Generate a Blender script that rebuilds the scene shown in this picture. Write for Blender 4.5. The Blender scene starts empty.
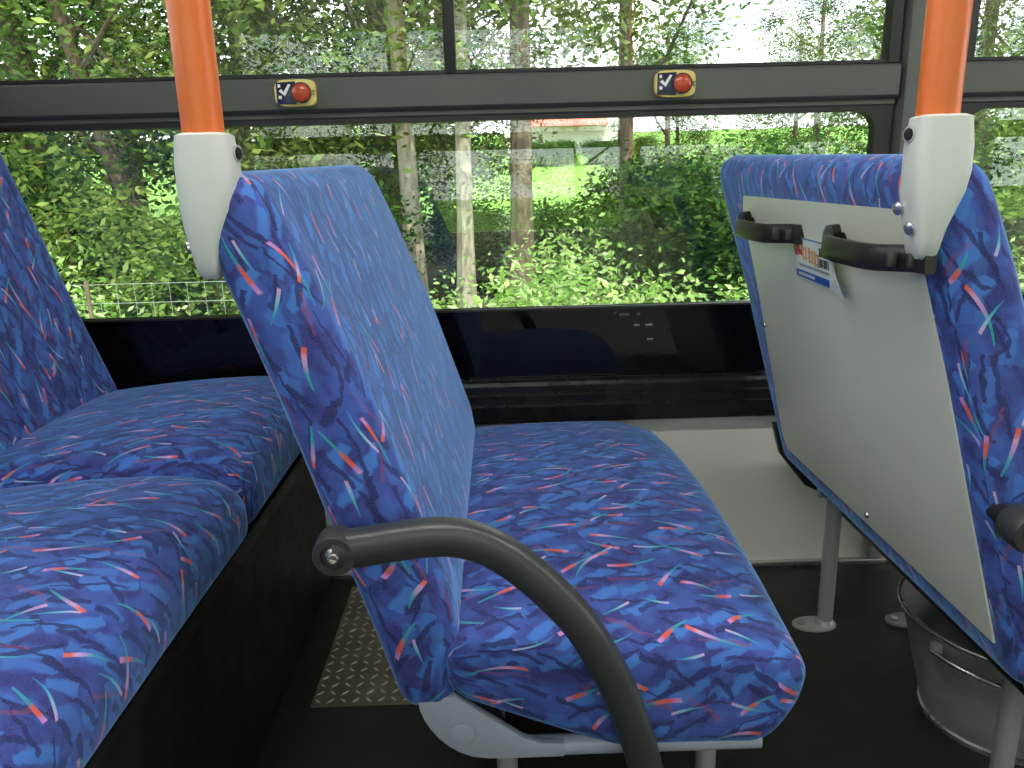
import bpy, bmesh, math, random
import numpy as np
from mathutils import Vector, Matrix
PI = math.pi
scene = bpy.context.scene
COL = scene.collection
rng = random.Random(7)

# ------------------------------------------------------------------ helpers
def interp(t, xs, ys):
    return float(np.interp(t, xs, ys))

class MB:
    """collects shapes (world coordinates) and links them as one mesh object"""
    def __init__(self):
        self.bm = bmesh.new()
    def box(self, lo, hi, r=0.0, seg=2):
        b = bmesh.new()
        bmesh.ops.create_cube(b, size=1.0)
        for v in b.verts:
            v.co = Vector([(lo[i] + hi[i]) / 2 + v.co[i] * (hi[i] - lo[i]) for i in range(3)])
        if r > 0:
            bmesh.ops.bevel(b, geom=list(b.edges), offset=r, segments=seg, profile=0.5, affect='EDGES')
        self._merge(b)
        return self
    def _merge(self, b):
        me = bpy.data.meshes.new('tmp')
        b.to_mesh(me); b.free()
        self.bm.from_mesh(me)
        bpy.data.meshes.remove(me)
    def raw(self, verts, faces):
        vs = [self.bm.verts.new(v) for v in verts]
        for f in faces:
            try: self.bm.faces.new([vs[i] for i in f])
            except ValueError: pass
        return self
    def loft(self, rings, cap=True, closed=True):
        n = len(rings[0]); vs = []; fs = []
        for r in rings: vs += [tuple(p) for p in r]
        m = n if closed else n - 1
        for i in range(len(rings) - 1):
            for j in range(m):
                k = (j + 1) % n
                fs.append((i*n + j, i*n + k, (i+1)*n + k, (i+1)*n + j))
        if cap and closed:
            fs.append(tuple(range(n))[::-1]); fs.append(tuple((len(rings)-1)*n + j for j in range(n)))
        return self.raw(vs, fs)
    def tube(self, path, rad, n=14, flat=None, cap=True):
        """round (or flat=(a,b) oval, a along the 'side' axis) tube through the points"""
        pts = [Vector(p) for p in path]
        if not isinstance(rad, (list, tuple)): rad = [rad] * len(pts)
        rings = []
        t0 = (pts[1] - pts[0]).normalized()
        ref = Vector((0, 1, 0)) if abs(t0.y) < 0.9 else Vector((1, 0, 0))
        u = (ref - t0 * ref.dot(t0)).normalized()
        for i, p in enumerate(pts):
            a = pts[max(i-1, 0)]; b = pts[min(i+1, len(pts)-1)]
            t = (b - a).normalized()
            u = (u - t * u.dot(t)).normalized()
            w = t.cross(u)
            ring = []
            for k in range(n):
                th = 2 * PI * k / n
                ca, sa = math.cos(th), math.sin(th)
                if flat:
                    e = 0.75
                    ca = math.copysign(abs(ca)**e, ca) * flat[0]; sa = math.copysign(abs(sa)**e, sa) * flat[1]
                ring.append(p + (u * ca + w * sa) * rad[i])
            rings.append(ring)
        return self.loft(rings, cap)
    def lathe(self, c, prof, n=40, axis=(0, 0, 1)):
        ax = Vector(axis).normalized()
        ref = Vector((1, 0, 0)) if abs(ax.x) < 0.9 else Vector((0, 1, 0))
        u = (ref - ax * ref.dot(ax)).normalized(); w = ax.cross(u); c = Vector(c)
        rings = [[c + ax * h + (u * math.cos(2*PI*k/n) + w * math.sin(2*PI*k/n)) * max(r, 1e-5) for k in range(n)] for r, h in prof]
        return self.loft(rings, True)
    def prism(self, poly, axis, lo, hi, r=0.0):
        """2D polygon extruded along axis (0,1,2)"""
        def P(p, d):
            q = [0, 0, 0]; o = [i for i in range(3) if i != axis]
            q[o[0]], q[o[1]], q[axis] = p[0], p[1], d
            return Vector(q)
        b = bmesh.new()
        n = len(poly)
        vs = [b.verts.new(P(p, lo)) for p in poly] + [b.verts.new(P(p, hi)) for p in poly]
        b.faces.new(vs[:n]); b.faces.new(vs[n:])
        for i in range(n):
            k = (i + 1) % n
            b.faces.new((vs[i], vs[k], vs[n+k], vs[n+i]))
        bmesh.ops.recalc_face_normals(b, faces=b.faces)
        if r > 0:
            bmesh.ops.bevel(b, geom=[e for e in b.edges if abs((e.verts[0].co - e.verts[1].co).normalized()[axis]) < 0.5], offset=r, segments=2, profile=0.5, affect='EDGES')
        self._merge(b)
        return self
    def build(self, name, mat, parent=None, base=None, smooth=35, label=None, recalc=True):
        bm = self.bm
        bmesh.ops.remove_doubles(bm, verts=bm.verts, dist=1e-6)
        if recalc: bmesh.ops.recalc_face_normals(bm, faces=bm.faces)
        off = Vector(base) if base is not None else (ORIGIN.get(parent.name, Vector((0, 0, 0))) if parent else Vector((0, 0, 0)))
        bmesh.ops.translate(bm, verts=bm.verts, vec=-off)
        me = bpy.data.meshes.new(name)
        bm.to_mesh(me); bm.free()
        return link(name, me, mat, parent, off, smooth, label)

ORIGIN = {}
def link(name, me, mat, parent, off, smooth=35, label=None):
    if smooth:
        me.shade_smooth()
        me.set_sharp_from_angle(angle=math.radians(smooth))
    if mat: me.materials.append(mat)
    o = bpy.data.objects.new(name, me)
    COL.objects.link(o)
    if parent:
        o.parent = parent
    else:
        o.location = off
    ORIGIN[o.name] = Vector(off)
    if label: o['label'] = label
    return o

def tag(o, label=None, cat=None, group=None, kind=None):
    if label: o['label'] = label
    if cat: o['category'] = cat
    if group: o['group'] = group
    if kind: o['kind'] = kind
    return o

def thing(name, loc, label, cat, group=None):
    o = bpy.data.objects.new(name, None); COL.objects.link(o)
    o.location = loc; o.empty_display_size = 0.1
    ORIGIN[o.name] = Vector(loc)
    return tag(o, label, cat, group)

def copy_tree(o, parent=None):
    c = o.copy(); COL.objects.link(c)
    if parent: c.parent = parent
    for ch in list(o.children): copy_tree(ch, c)
    return c

def rounded_box(lo, hi, r, step, a, b, c, deform=None):
    """rounded box with an unfolded UV in metres: a = warp axis of the cloth, c = thickness axis (max side is the face)"""
    lo = np.array(lo, float); hi = np.array(hi, float)
    bm = bmesh.new(); uvl = bm.loops.layers.uv.new('UVMap')
    inner_lo = lo + r; inner_hi = hi - r
    def lin(i):
        n = max(4, int(math.ceil((hi[i] - lo[i]) / step)))
        core = np.linspace(lo[i] + r, hi[i] - r, n)
        edge = r * (1 - np.cos(np.linspace(0, PI/2, 5)[:-1] * 1.0))  # denser near the edge
        edge = np.linspace(0, r, 5)[:-1]
        return np.concatenate([lo[i] + edge, core, (hi[i] - edge)[::-1]])
    ls = [lin(i) for i in range(3)]
    for ax in range(3):
        o1, o2 = [i for i in range(3) if i != ax]
        for side in (0, 1):
            grid = {}
            for i, p in enumerate(ls[o1]):
                for j, q in enumerate(ls[o2]):
                    P = np.zeros(3); P[o1] = p; P[o2] = q; P[ax] = hi[ax] if side else lo[ax]
                    # unfolded uv
                    dn = hi[c] - P[c]
                    if ax == c: uv = (P[a] + (0 if side else 3.1), P[b])
                    elif ax == a: uv = ((hi[a] + dn) if side else (lo[a] - dn), P[b])
                    else: uv = (P[a], (hi[b] + dn) if side else (lo[b] - dn))
                    Q = np.clip(P, inner_lo, inner_hi); d = P - Q; nn = np.linalg.norm(d)
                    R = Q + d / nn * r
                    if deform: R = deform(R, lo, hi)
                    grid[i, j] = (bm.verts.new(R), uv)
            for i in range(len(ls[o1]) - 1):
                for j in range(len(ls[o2]) - 1):
                    qs = [grid[i, j], grid[i+1, j], grid[i+1, j+1], grid[i, j+1]]
                    f = bm.faces.new([q[0] for q in qs])
                    for l, q in zip(f.loops, qs): l[uvl].uv = q[1]
    bmesh.ops.remove_doubles(bm, verts=bm.verts, dist=1e-5)
    bmesh.ops.recalc_face_normals(bm, faces=bm.faces)
    mb = MB(); mb.bm.free(); mb.bm = bm
    return mb

# ------------------------------------------------------------------ materials
class NT:
    def __init__(self, name):
        self.m = bpy.data.materials.new(name); self.m.use_nodes = True
        self.t = self.m.node_tree; self.t.nodes.clear()
        self.out = self.t.nodes.new('ShaderNodeOutputMaterial')
    def n(self, typ, **kw):
        nd = self.t.nodes.new(typ)
        for k, v in kw.items(): setattr(nd, k, v)
        return nd
    def s(self, sock, v):
        if hasattr(v, 'is_linked') or isinstance(v, bpy.types.NodeSocket): self.t.links.new(v, sock)
        elif v is not None: sock.default_value = v
    def math(self, op, a, b=0.0, c=None):
        nd = self.n('ShaderNodeMath', operation=op)
        self.s(nd.inputs[0], a); self.s(nd.inputs[1], b)
        if c is not None: self.s(nd.inputs[2], c)
        return nd.outputs[0]
    def vmath(self, op, a, b=None):
        nd = self.n('ShaderNodeVectorMath', operation=op)
        self.s(nd.inputs[0], a)
        if b is not None: self.s(nd.inputs[1], b)
        return nd.outputs['Vector'] if op not in ('LENGTH', 'DOT_PRODUCT', 'DISTANCE') else nd.outputs['Value']
    def maprange(self, v, a, b, c=0.0, d=1.0, smooth=True):
        nd = self.n('ShaderNodeMapRange', interpolation_type='SMOOTHSTEP' if smooth else 'LINEAR')
        self.s(nd.inputs['Value'], v)
        for k, x in zip(('From Min', 'From Max', 'To Min', 'To Max'), (a, b, c, d)): self.s(nd.inputs[k], x)
        return nd.outputs[0]
    def mix(self, fac, a, b):
        nd = self.n('ShaderNodeMix', data_type='RGBA')
        self.s(nd.inputs['Factor'], fac); self.s(nd.inputs['A'], a); self.s(nd.inputs['B'], b)
        for o in nd.outputs:
            if o.type == 'RGBA': return o
    def ramp(self, fac, stops, interp='LINEAR'):
        nd = self.n('ShaderNodeValToRGB'); cr = nd.color_ramp; cr.interpolation = interp
        while len(cr.elements) < len(stops): cr.elements.new(0.5)
        for e, (p, c) in zip(cr.elements, stops): e.position = p; e.color = (*c, 1)
        self.s(nd.inputs[0], fac)
        return nd.outputs[0]
    def noise(self, scale, detail=3, vec=None, dim='3D', rough=0.5):
        nd = self.n('ShaderNodeTexNoise', noise_dimensions=dim)
        nd.inputs['Scale'].default_value = scale; nd.inputs['Detail'].default_value = detail; nd.inputs['Roughness'].default_value = rough
        if vec is not None: self.s(nd.inputs['Vector'], vec)
        return nd.outputs['Fac']
    def coord(self, which='Object'):
        return self.n('ShaderNodeTexCoord').outputs[which]
    def bump(self, h, strength=0.2, dist=0.002):
        nd = self.n('ShaderNodeBump'); nd.inputs['Strength'].default_value = strength; nd.inputs['Distance'].default_value = dist
        self.s(nd.inputs['Height'], h)
        return nd.outputs[0]
    def principled(self, color, rough=0.5, metal=0.0, normal=None, **kw):
        p = self.n('ShaderNodeBsdfPrincipled')
        self.s(p.inputs['Base Color'], color if not isinstance(color, tuple) or len(color) == 4 else (*color, 1))
        self.s(p.inputs['Roughness'], rough); self.s(p.inputs['Metallic'], metal)
        if normal is not None: self.s(p.inputs['Normal'], normal)
        for k, v in kw.items(): self.s(p.inputs[k.replace('_', ' ')], v)
        return p.outputs[0]
    def done(self, shader):
        self.t.links.new(shader, self.out.inputs['Surface']); return self.m

def srgb(r, g, b):
    f = lambda v: (v/255)/12.92 if v/255 <= 0.04045 else ((v/255 + 0.055)/1.055)**2.4
    return (f(r), f(g), f(b))

def plain(name, col, rough=0.5, metal=0.0, var=0.12, scale=6.0, bump=0.0, bscale=200.0, spec=0.5):
    t = NT(name)
    co = t.coord()
    n = t.noise(scale, 4, co)
    a = tuple(c * (1 - var) for c in col); b = tuple(min(1, c * (1 + var)) for c in col)
    c = t.ramp(n, [(0.3, a), (0.7, b)])
    rr = t.maprange(t.noise(scale * 3, 3, co), 0.3, 0.7, max(0.02, rough - 0.06), min(1, rough + 0.06))
    nm = t.bump(t.noise(bscale, 2, co), bump, 0.001) if bump else None
    return t.done(t.principled(c, rr, metal, nm, Specular_IOR_Level=spec))

def fabric_material():
    t = NT('blue_moquette')
    uv = t.coord('UV')
    oi = t.n('ShaderNodeObjectInfo')
    comb = t.n('ShaderNodeCombineXYZ')
    t.s(comb.inputs[0], t.math('MULTIPLY', oi.outputs['Random'], 17.3)); t.s(comb.inputs[1], t.math('MULTIPLY', oi.outputs['Random'], 31.7))
    base = t.vmath('ADD', uv, comb.outputs[0])
    # slight brush wobble
    wob = t.n('ShaderNodeTexNoise', noise_dimensions='2D'); wob.inputs['Scale'].default_value = 48; wob.inputs['Detail'].default_value = 4
    t.s(wob.inputs['Vector'], base)
    wv = t.vmath('MULTIPLY', t.vmath('SUBTRACT', wob.outputs['Color'], (0.5, 0.5, 0.5)), (0.013, 0.013, 0))
    basew = t.vmath('ADD', base, wv)
    def stroke(cell, off, length, width, ang0, spread, curve, taper=0.6, prob=1.0, wobble=False, soft=0.25, rnd=0.75):
        v = t.n('ShaderNodeTexVoronoi', voronoi_dimensions='2D', feature='F1')
        v.inputs['Scale'].default_value = 1.0 / cell; v.inputs['Randomness'].default_value = rnd
        p = t.vmath('ADD', basew if wobble else base, (off[0], off[1], 0))
        t.s(v.inputs['Vector'], p)
        # position output is in scaled space
        pos = v.outputs['Position']
        d = t.vmath('SUBTRACT', p, pos)
        sc = t.n('ShaderNodeSeparateColor'); t.s(sc.inputs[0], v.outputs['Color'])
        r1, r2, r3 = sc.outputs
        ang = t.math('ADD', t.math('MULTIPLY_ADD', r1, 2*spread, ang0 - spread), t.math('MULTIPLY', t.math('GREATER_THAN', r2, 0.5), PI))
        sx = t.n('ShaderNodeSeparateXYZ'); t.s(sx.inputs[0], d)
        ca = t.math('COSINE', ang); sa = t.math('SINE', ang)
        A = t.math('ADD', t.math('MULTIPLY', sx.outputs[0], ca), t.math('MULTIPLY', sx.outputs[1], sa))
        B = t.math('SUBTRACT', t.math('MULTIPLY', sx.outputs[1], ca), t.math('MULTIPLY', sx.outputs[0], sa))
        kc = t.math('MULTIPLY', t.math('SUBTRACT', r3, 0.5), 2 * curve)
        B2 = t.math('ADD', B, t.math('MULTIPLY', kc, t.math('MULTIPLY', A, A)))
        # random length
        L = t.math('MULTIPLY_ADD', r3, 0.5 * length, 0.6 * length)     # total length
        tt = t.math('ADD', t.math('DIVIDE', A, L), 0.5)                 # 0..1 along
        w = t.math('MULTIPLY', t.math('MULTIPLY_ADD', t.maprange(tt, 0.0, 0.75), taper, 1 - taper), width)
        inside = t.math('DIVIDE', t.math('ABSOLUTE', B2), w)
        m = t.maprange(inside, 1.0 - soft, 1.0 + soft, 1.0, 0.0)
        e = t.math('MULTIPLY', t.maprange(tt, 0.0, 0.04), t.maprange(tt, 0.96, 1.0, 1.0, 0.0))
        m = t.math('MULTIPLY', m, e)
        if prob < 1: m = t.math('MULTIPLY', m, t.math('LESS_THAN', r2, prob) if prob <= .5 else t.math('GREATER_THAN', r2, 1-prob))
        return m, tt, r1
    navy = srgb(*FAB['navy']); mid = srgb(*FAB['mid']); light = srgb(*FAB['light']); dark = srgb(*FAB['dark'])
    col = t.mix(t.maprange(t.noise(24, 5, base, '2D'), 0.36, 0.62), (*navy, 1), (*mid, 1))
    pre_aniso = t.vmath('MULTIPLY', base, (1.0, 2.2, 1.0))
    for cell, off, L, w, sp in ((0.044, (3.1, 0.2), 0.055, 0.0085, 0.75), (0.050, (7.7, 4.9), 0.06, 0.0075, 0.85)):
        m, tt, r = stroke(cell, off, L, w, 0.1, sp, 5.0, 0.35, 1.0, True, 0.4)
        col = t.mix(t.math('MULTIPLY', m, t.maprange(r, 0.1, 1.0, 0.1, 0.9)), col, (*light, 1))
    for cell, off, L, w, sp in ((0.046, (11.3, 2.2), 0.06, 0.0045, 0.85), (0.07, (15.9, 8.1), 0.11, 0.0026, 0.8)):
        m, tt, r = stroke(cell, off, L, w, 0.0, sp, 6.0, 0.4, 1.0, True, 0.3)
        col = t.mix(t.math('MULTIPLY', m, 0.85), col, (*dark, 1))
    # faded rust strokes
    m, tt, r = stroke(0.085, (21.9, 1.7), 0.08, 0.0028, 0.2, 0.8, 6.0, 0.5, 0.7, True, 0.5)
    col = t.mix(t.math('MULTIPLY', m, 0.45), col, (*srgb(150, 70, 80), 1))
    stops = [(0.0, srgb(70, 150, 190)), (0.25, srgb(45, 165, 165)), (0.45, srgb(70, 140, 165)), (0.58, srgb(215, 100, 70)), (0.78, srgb(236, 92, 40)), (0.88, srgb(205, 135, 200)), (1.0, srgb(215, 150, 205))]
    stops2 = [(0.0, srgb(40, 150, 150)), (0.36, srgb(60, 165, 175)), (0.52, srgb(175, 150, 205)), (0.74, srgb(222, 165, 205)), (0.86, srgb(232, 110, 75)), (1.0, srgb(238, 98, 40))]
    stops3 = [(0.0, srgb(60, 110, 190)), (0.4, srgb(70, 175, 190)), (0.7, srgb(150, 190, 220)), (1.0, srgb(220, 165, 210))]
    for cell, off, st, w, L in ((0.098, (2.3, 9.1), stops, 0.0030, 0.070), (0.100, (9.4, 5.3), stops2, 0.0028, 0.074), (0.095, (5.6, 14.2), stops3, 0.0019, 0.055)):
        m, tt, r = stroke(cell, off, L, w, 0.2, 0.75, 8.5, 0.62, 1.0, False, 0.25, 0.8)
        col = t.mix(t.math('MULTIPLY', m, 0.95), col, t.ramp(tt, st))
    # weave grain
    grain = t.noise(650, 1, base, '2D')
    col2 = t.mix(t.maprange(grain, 0.3, 0.7, 0.0, 0.28), col, (*srgb(*FAB['grain']), 1))
    nm = t.bump(grain, 0.25, 0.0006)
    sh = t.principled(col2, 0.85, 0.0, nm, Sheen_Weight=FAB['sheen'], Sheen_Roughness=0.35, Sheen_Tint=(0.30, 0.54, 1.0, 1), Specular_IOR_Level=0.15)
    return t.done(sh)
FAB = dict(navy=(54, 55, 118), mid=(64, 86, 162), light=(70, 124, 204), dark=(40, 38, 84), grain=(92, 104, 162), sheen=1.0)

def glass_material(name, tint, refl=0.06):
    t = NT(name)
    tr = t.n('ShaderNodeBsdfTransparent'); tr.inputs[0].default_value = (*tint, 1)
    gl = t.n('ShaderNodeBsdfGlossy'); gl.inputs['Roughness'].default_value = 0.0; gl.inputs['Color'].default_value = (1, 1, 1, 1)
    lw = t.n('ShaderNodeFresnel'); lw.inputs['IOR'].default_value = 1.45
    wob = t.noise(1.5, 1, t.coord())
    t.s(lw.inputs['Normal'], t.bump(wob, 0.02, 0.01))
    fac = t.math('MULTIPLY', lw.outputs[0], refl)
    mx = t.n('ShaderNodeMixShader'); t.s(mx.inputs[0], fac)
    t.t.links.new(tr.outputs[0], mx.inputs[1]); t.t.links.new(gl.outputs[0], mx.inputs[2])
    return t.done(mx.outputs[0])

def leaf_material(name, cols, transl=0.45):
    t = NT(name)
    geo = t.n('ShaderNodeNewGeometry')
    oi = t.n('ShaderNodeObjectInfo')
    f = t.math('FRACT', t.math('ADD', geo.outputs['Random Per Island'], t.math('MULTIPLY', oi.outputs['Random'], 0.35)))
    c = t.ramp(geo.outputs['Random Per Island'], [(i / (len(cols) - 1), srgb(*k)) for i, k in enumerate(cols)])
    hv = t.n('ShaderNodeHueSaturation'); t.s(hv.inputs['Color'], c)
    t.s(hv.inputs['Value'], t.maprange(oi.outputs['Random'], 0, 1, 0.75, 1.2, False))
    t.s(hv.inputs['Hue'], t.maprange(oi.outputs['Random'], 0, 1, 0.49, 0.515, False))
    di = t.n('ShaderNodeBsdfDiffuse'); t.s(di.inputs[0], hv.outputs[0])
    tl = t.n('ShaderNodeBsdfTranslucent'); t.s(tl.inputs[0], hv.outputs[0])
    mx = t.n('ShaderNodeMixShader'); mx.inputs[0].default_value = transl
    t.t.links.new(di.outputs[0], mx.inputs[1]); t.t.links.new(tl.outputs[0], mx.inputs[2])
    return t.done(mx.outputs[0])

def bark_material(name, a, b):
    t = NT(name)
    co = t.vmath('MULTIPLY', t.coord(), (1, 1, 0.25))
    n = t.noise(14, 5, co, rough=0.65)
    return t.done(t.principled(t.ramp(n, [(0.3, srgb(*a)), (0.7, srgb(*b))]), 0.9, 0, t.bump(n, 0.6, 0.02)))

M = {}
M['fabric'] = fabric_material()
M['wall'] = plain('grey_laminate', srgb(226, 225, 214), 0.45, var=0.03, scale=3)
M['panel'] = plain('grey_back_shell', srgb(226, 226, 208), 0.35, var=0.03, scale=4)
M['socket'] = plain('light_grey_plastic', srgb(202, 203, 200), 0.38, var=0.02, bump=0.05)
M['frame'] = plain('grey_painted_steel', srgb(168, 174, 190), 0.35, var=0.03)
M['leg'] = plain('leg_steel', srgb(170, 172, 170), 0.35, 0.2, var=0.05)
M['orange'] = plain('orange_grip_coating', srgb(218, 106, 42), 0.38, var=0.05, bump=0.08, bscale=90)
M['arm'] = plain('charcoal_plastic', srgb(54, 55, 55), 0.36, var=0.06, bump=0.12, bscale=500)
M['black_plastic'] = plain('black_plastic', srgb(34, 33, 30), 0.35, var=0.1)
M['rubber'] = plain('black_rubber', srgb(20, 20, 20), 0.5, var=0.1)
M['rail'] = plain('dark_grey_aluminium', srgb(84, 85, 82), 0.5, 0.3, var=0.08, scale=2)
M['pillar'] = plain('pillar_grey', srgb(92, 92, 88), 0.55, var=0.04)
M['frit'] = plain('black_glass_border', srgb(7, 7, 8), 0.06, var=0.1)
M['sill'] = plain('black_sill_trim', srgb(24, 24, 25), 0.28, var=0.1)
M['floor'] = plain('dark_rubber_floor', srgb(35, 36, 30), 0.5, var=0.25, scale=9, bump=0.15, bscale=300)
M['riser'] = plain('black_riser_board', srgb(15, 16, 15), 0.55, var=0.15)
M['ceiling'] = plain('ceiling_white', srgb(225, 226, 220), 0.6, var=0.02)
M['chrome'] = plain('bright_steel', srgb(205, 203, 198), 0.22, 0.9, var=0.05)
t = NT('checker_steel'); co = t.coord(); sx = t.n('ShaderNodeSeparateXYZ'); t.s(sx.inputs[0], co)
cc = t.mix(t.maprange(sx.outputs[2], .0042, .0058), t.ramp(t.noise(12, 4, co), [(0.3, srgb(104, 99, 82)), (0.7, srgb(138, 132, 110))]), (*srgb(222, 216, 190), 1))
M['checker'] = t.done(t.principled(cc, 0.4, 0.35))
M['galv'] = plain('galvanised_steel', srgb(168, 172, 168), 0.48, 0.35, var=0.25, scale=14)
M['yellow'] = plain('yellow_plastic', srgb(208, 188, 108), 0.35, var=0.05)
M['inset'] = plain('dark_button_inset', srgb(40, 34, 70), 0.2, var=0.1)
M['lens'] = plain('red_lens', srgb(176, 70, 44), 0.12, var=0.1)
M['white'] = plain('white_print', srgb(225, 225, 225), 0.5, var=0.02)
M['mark'] = plain('faint_print', srgb(150, 150, 150), 0.5, var=0.02)
M['paper'] = plain('white_paper', srgb(232, 236, 232), 0.4, var=0.02)
M['blue_print'] = plain('blue_print', srgb(34, 92, 176), 0.4, var=0.03)
M['red_print'] = plain('red_print', srgb(205, 62, 50), 0.4)
M['orange_print'] = plain('orange_print', srgb(232, 160, 96), 0.4)
M['black_print'] = plain('black_print', srgb(40, 38, 38), 0.4)
M['grey_print'] = plain('grey_print', srgb(150, 155, 160), 0.4)
M['glass'] = glass_material('window_glass', (0.90, 0.94, 0.90), 1.6)
M['leaf'] = leaf_material('tree_leaves', [(70, 98, 42), (104, 132, 60), (142, 165, 84), (82, 112, 52), (172, 188, 112)])
M['leaf_dark'] = leaf_material('dark_leaves', [(40, 66, 30), (60, 88, 40), (82, 112, 52), (50, 76, 38)], 0.35)
M['weed'] = leaf_material('weed_leaves', [(104, 142, 56), (138, 172, 84), (182, 204, 130), (92, 128, 54), (208, 222, 166)], 0.4)
M['bark'] = bark_material('grey_brown_bark', (62, 50, 40), (135, 118, 98))
M['bark_pale'] = bark_material('pale_bark', (120, 110, 95), (190, 182, 160))
M['red_roof'] = plain('red_roof', srgb(205, 92, 80), 0.6, var=0.08)
M['house_wall'] = plain('pale_house_wall', srgb(190, 188, 180), 0.7, var=0.05)
M['wire'] = plain('fence_wire', srgb(190, 195, 185), 0.4, 0.5)
M['lamp'] = None
t = NT('fill_lamp_glow'); e = t.n('ShaderNodeEmission'); e.inputs[0].default_value = (1, 0.98, 0.94, 1); e.inputs[1].default_value = 15.0  # glow of the added, unseen interior fill lamps
M['lamp'] = t.done(e.outputs[0])
t = NT('grass_ground'); co = t.coord()
sx = t.n('ShaderNodeSeparateXYZ'); t.s(sx.inputs[0], co)
gr = t.ramp(t.noise(1.3, 5, co, rough=0.7), [(0.3, srgb(78, 118, 30)), (0.55, srgb(98, 140, 42)), (0.75, srgb(122, 158, 66))])
di = t.ramp(t.noise(3, 5, co), [(0.3, srgb(40, 42, 26)), (0.7, srgb(66, 76, 38))])
near = t.math('MULTIPLY', t.maprange(sx.outputs[1], 3.6, 4.2), t.maprange(sx.outputs[1], 22.0, 24.0, 1.0, 0.0))
gcol = t.mix(near, gr, di)
road = t.mix(t.maprange(sx.outputs[1], 3.2, 3.6, 1.0, 0.0), gcol, (*srgb(110, 110, 108), 1))
road = t.mix(t.maprange(sx.outputs[1], -6.0, -5.6, 1.0, 0.0), road, gr)
M['ground'] = t.done(t.principled(road, 0.9))

# ------------------------------------------------------------------ camera (tilted down about 15 degrees, slight roll)
f = 790.0
Yd = Vector((-15, -210, f)).normalized()
Dn = Vector((77, 2971, f)); Dn = (Dn - Yd * Dn.dot(Yd)).normalized()
Xd = Dn.cross(Yd)
EYE = Vector((0, 0, 0.9435))
cam = bpy.data.cameras.new('camera'); cam.sensor_width = 36; cam.lens = f / 1024 * 36; cam.clip_start = 0.01; cam.clip_end = 500
co_ = bpy.data.objects.new('camera', cam); COL.objects.link(co_)
right = Vector((Xd[0], Yd[0], -Dn[0])); up = -Vector((Xd[1], Yd[1], -Dn[1])); back = -Vector((Xd[2], Yd[2], -Dn[2]))
mw = Matrix((right, up, back)).transposed().to_4x4(); mw.translation = EYE
co_.matrix_world = mw
scene.camera = co_

# ------------------------------------------------------------------ bus shell
XR, XF = -1.30, 4.6          # rear and front end
YW, YO = 1.75, -0.55         # window side and the side the camera leans on
ZC = 1.98
def struct(o): return tag(o, kind='structure')
struct(MB().box((XR, YO, -0.06), (XF, YW + 0.06, 0)).build('floor', M['floor']))
struct(MB().box((XR, YO - 0.06, ZC), (XF, YW + 0.06, ZC + 0.05)).build('ceiling', M['ceiling']))
w = MB().box((XR - 0.05, YO - 0.06, -0.06), (XR, YW + 0.06, 1.22)).box((XR - 0.05, YO - 0.06, 1.80), (XR, YW + 0.06, ZC + 0.05))
for y in (YO - 0.06, YW - 0.04): w.box((XR - 0.05, y, 1.22), (XR, y + 0.1, 1.80))
struct(w.build('wall_rear', M['wall']))
w = MB().box((XR, YW, -0.06), (XF, YW + 0.06, 0.40)).box((XR, YW, 1.62), (XF, YW + 0.06, ZC))
struct(w.build('wall_left', M['wall']))
w = MB().box((XR, YO - 0.06, -0.06), (XF, YO, 0.66)).box((XR, YO - 0.06, 1.62), (XF, YO, ZC))
for x in (XR, 0.62, 2.4): w.box((x, YO - 0.06, 0.66), (x + 0.09, YO, 1.62))
struct(w.build('wall_right', M['wall']))
w = MB().box((XF, YO - 0.06, -0.06), (XF + 0.05, YW + 0.06, 0.55)).box((XF, YO - 0.06, 1.75), (XF + 0.05, YW + 0.06, ZC))
struct(w.build('wall_front', M['wall']))
# pillar between the two windows, the trim below the windows, the light strip at the floor
p = MB().prism([(0.842, 1.765), (0.85, 1.722), (0.858, 1.717), (0.955, 1.717), (0.963, 1.722), (0.97, 1.765)], 2, 0.40, 1.70)
struct(p.build('trim_1', M['pillar']))
s = MB()
prof = [(1.76, 0.392), (1.722, 0.392), (1.718, 0.397), (1.718, 0.428), (1.722, 0.432), (1.728, 0.433), (1.728, 0.452), (1.733, 0.456), (1.738, 0.457), (1.738, 0.474), (1.742, 0.482), (1.752, 0.488), (1.76, 0.488)]
s.prism(prof, 0, XR, XF)
for z, y in ((0.4305, 1.7175), (0.4535, 1.7275)): s.box((XR, y - 0.001, z - 0.0012), (XF, y + 0.004, z + 0.0012))
struct(s.build('trim_2', M['sill'], smooth=20))
struct(MB().box((XR, 1.735, 0.0), (XF, 1.752, 0.014), 0.003).build('baseboard_left', M['chrome']))

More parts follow.
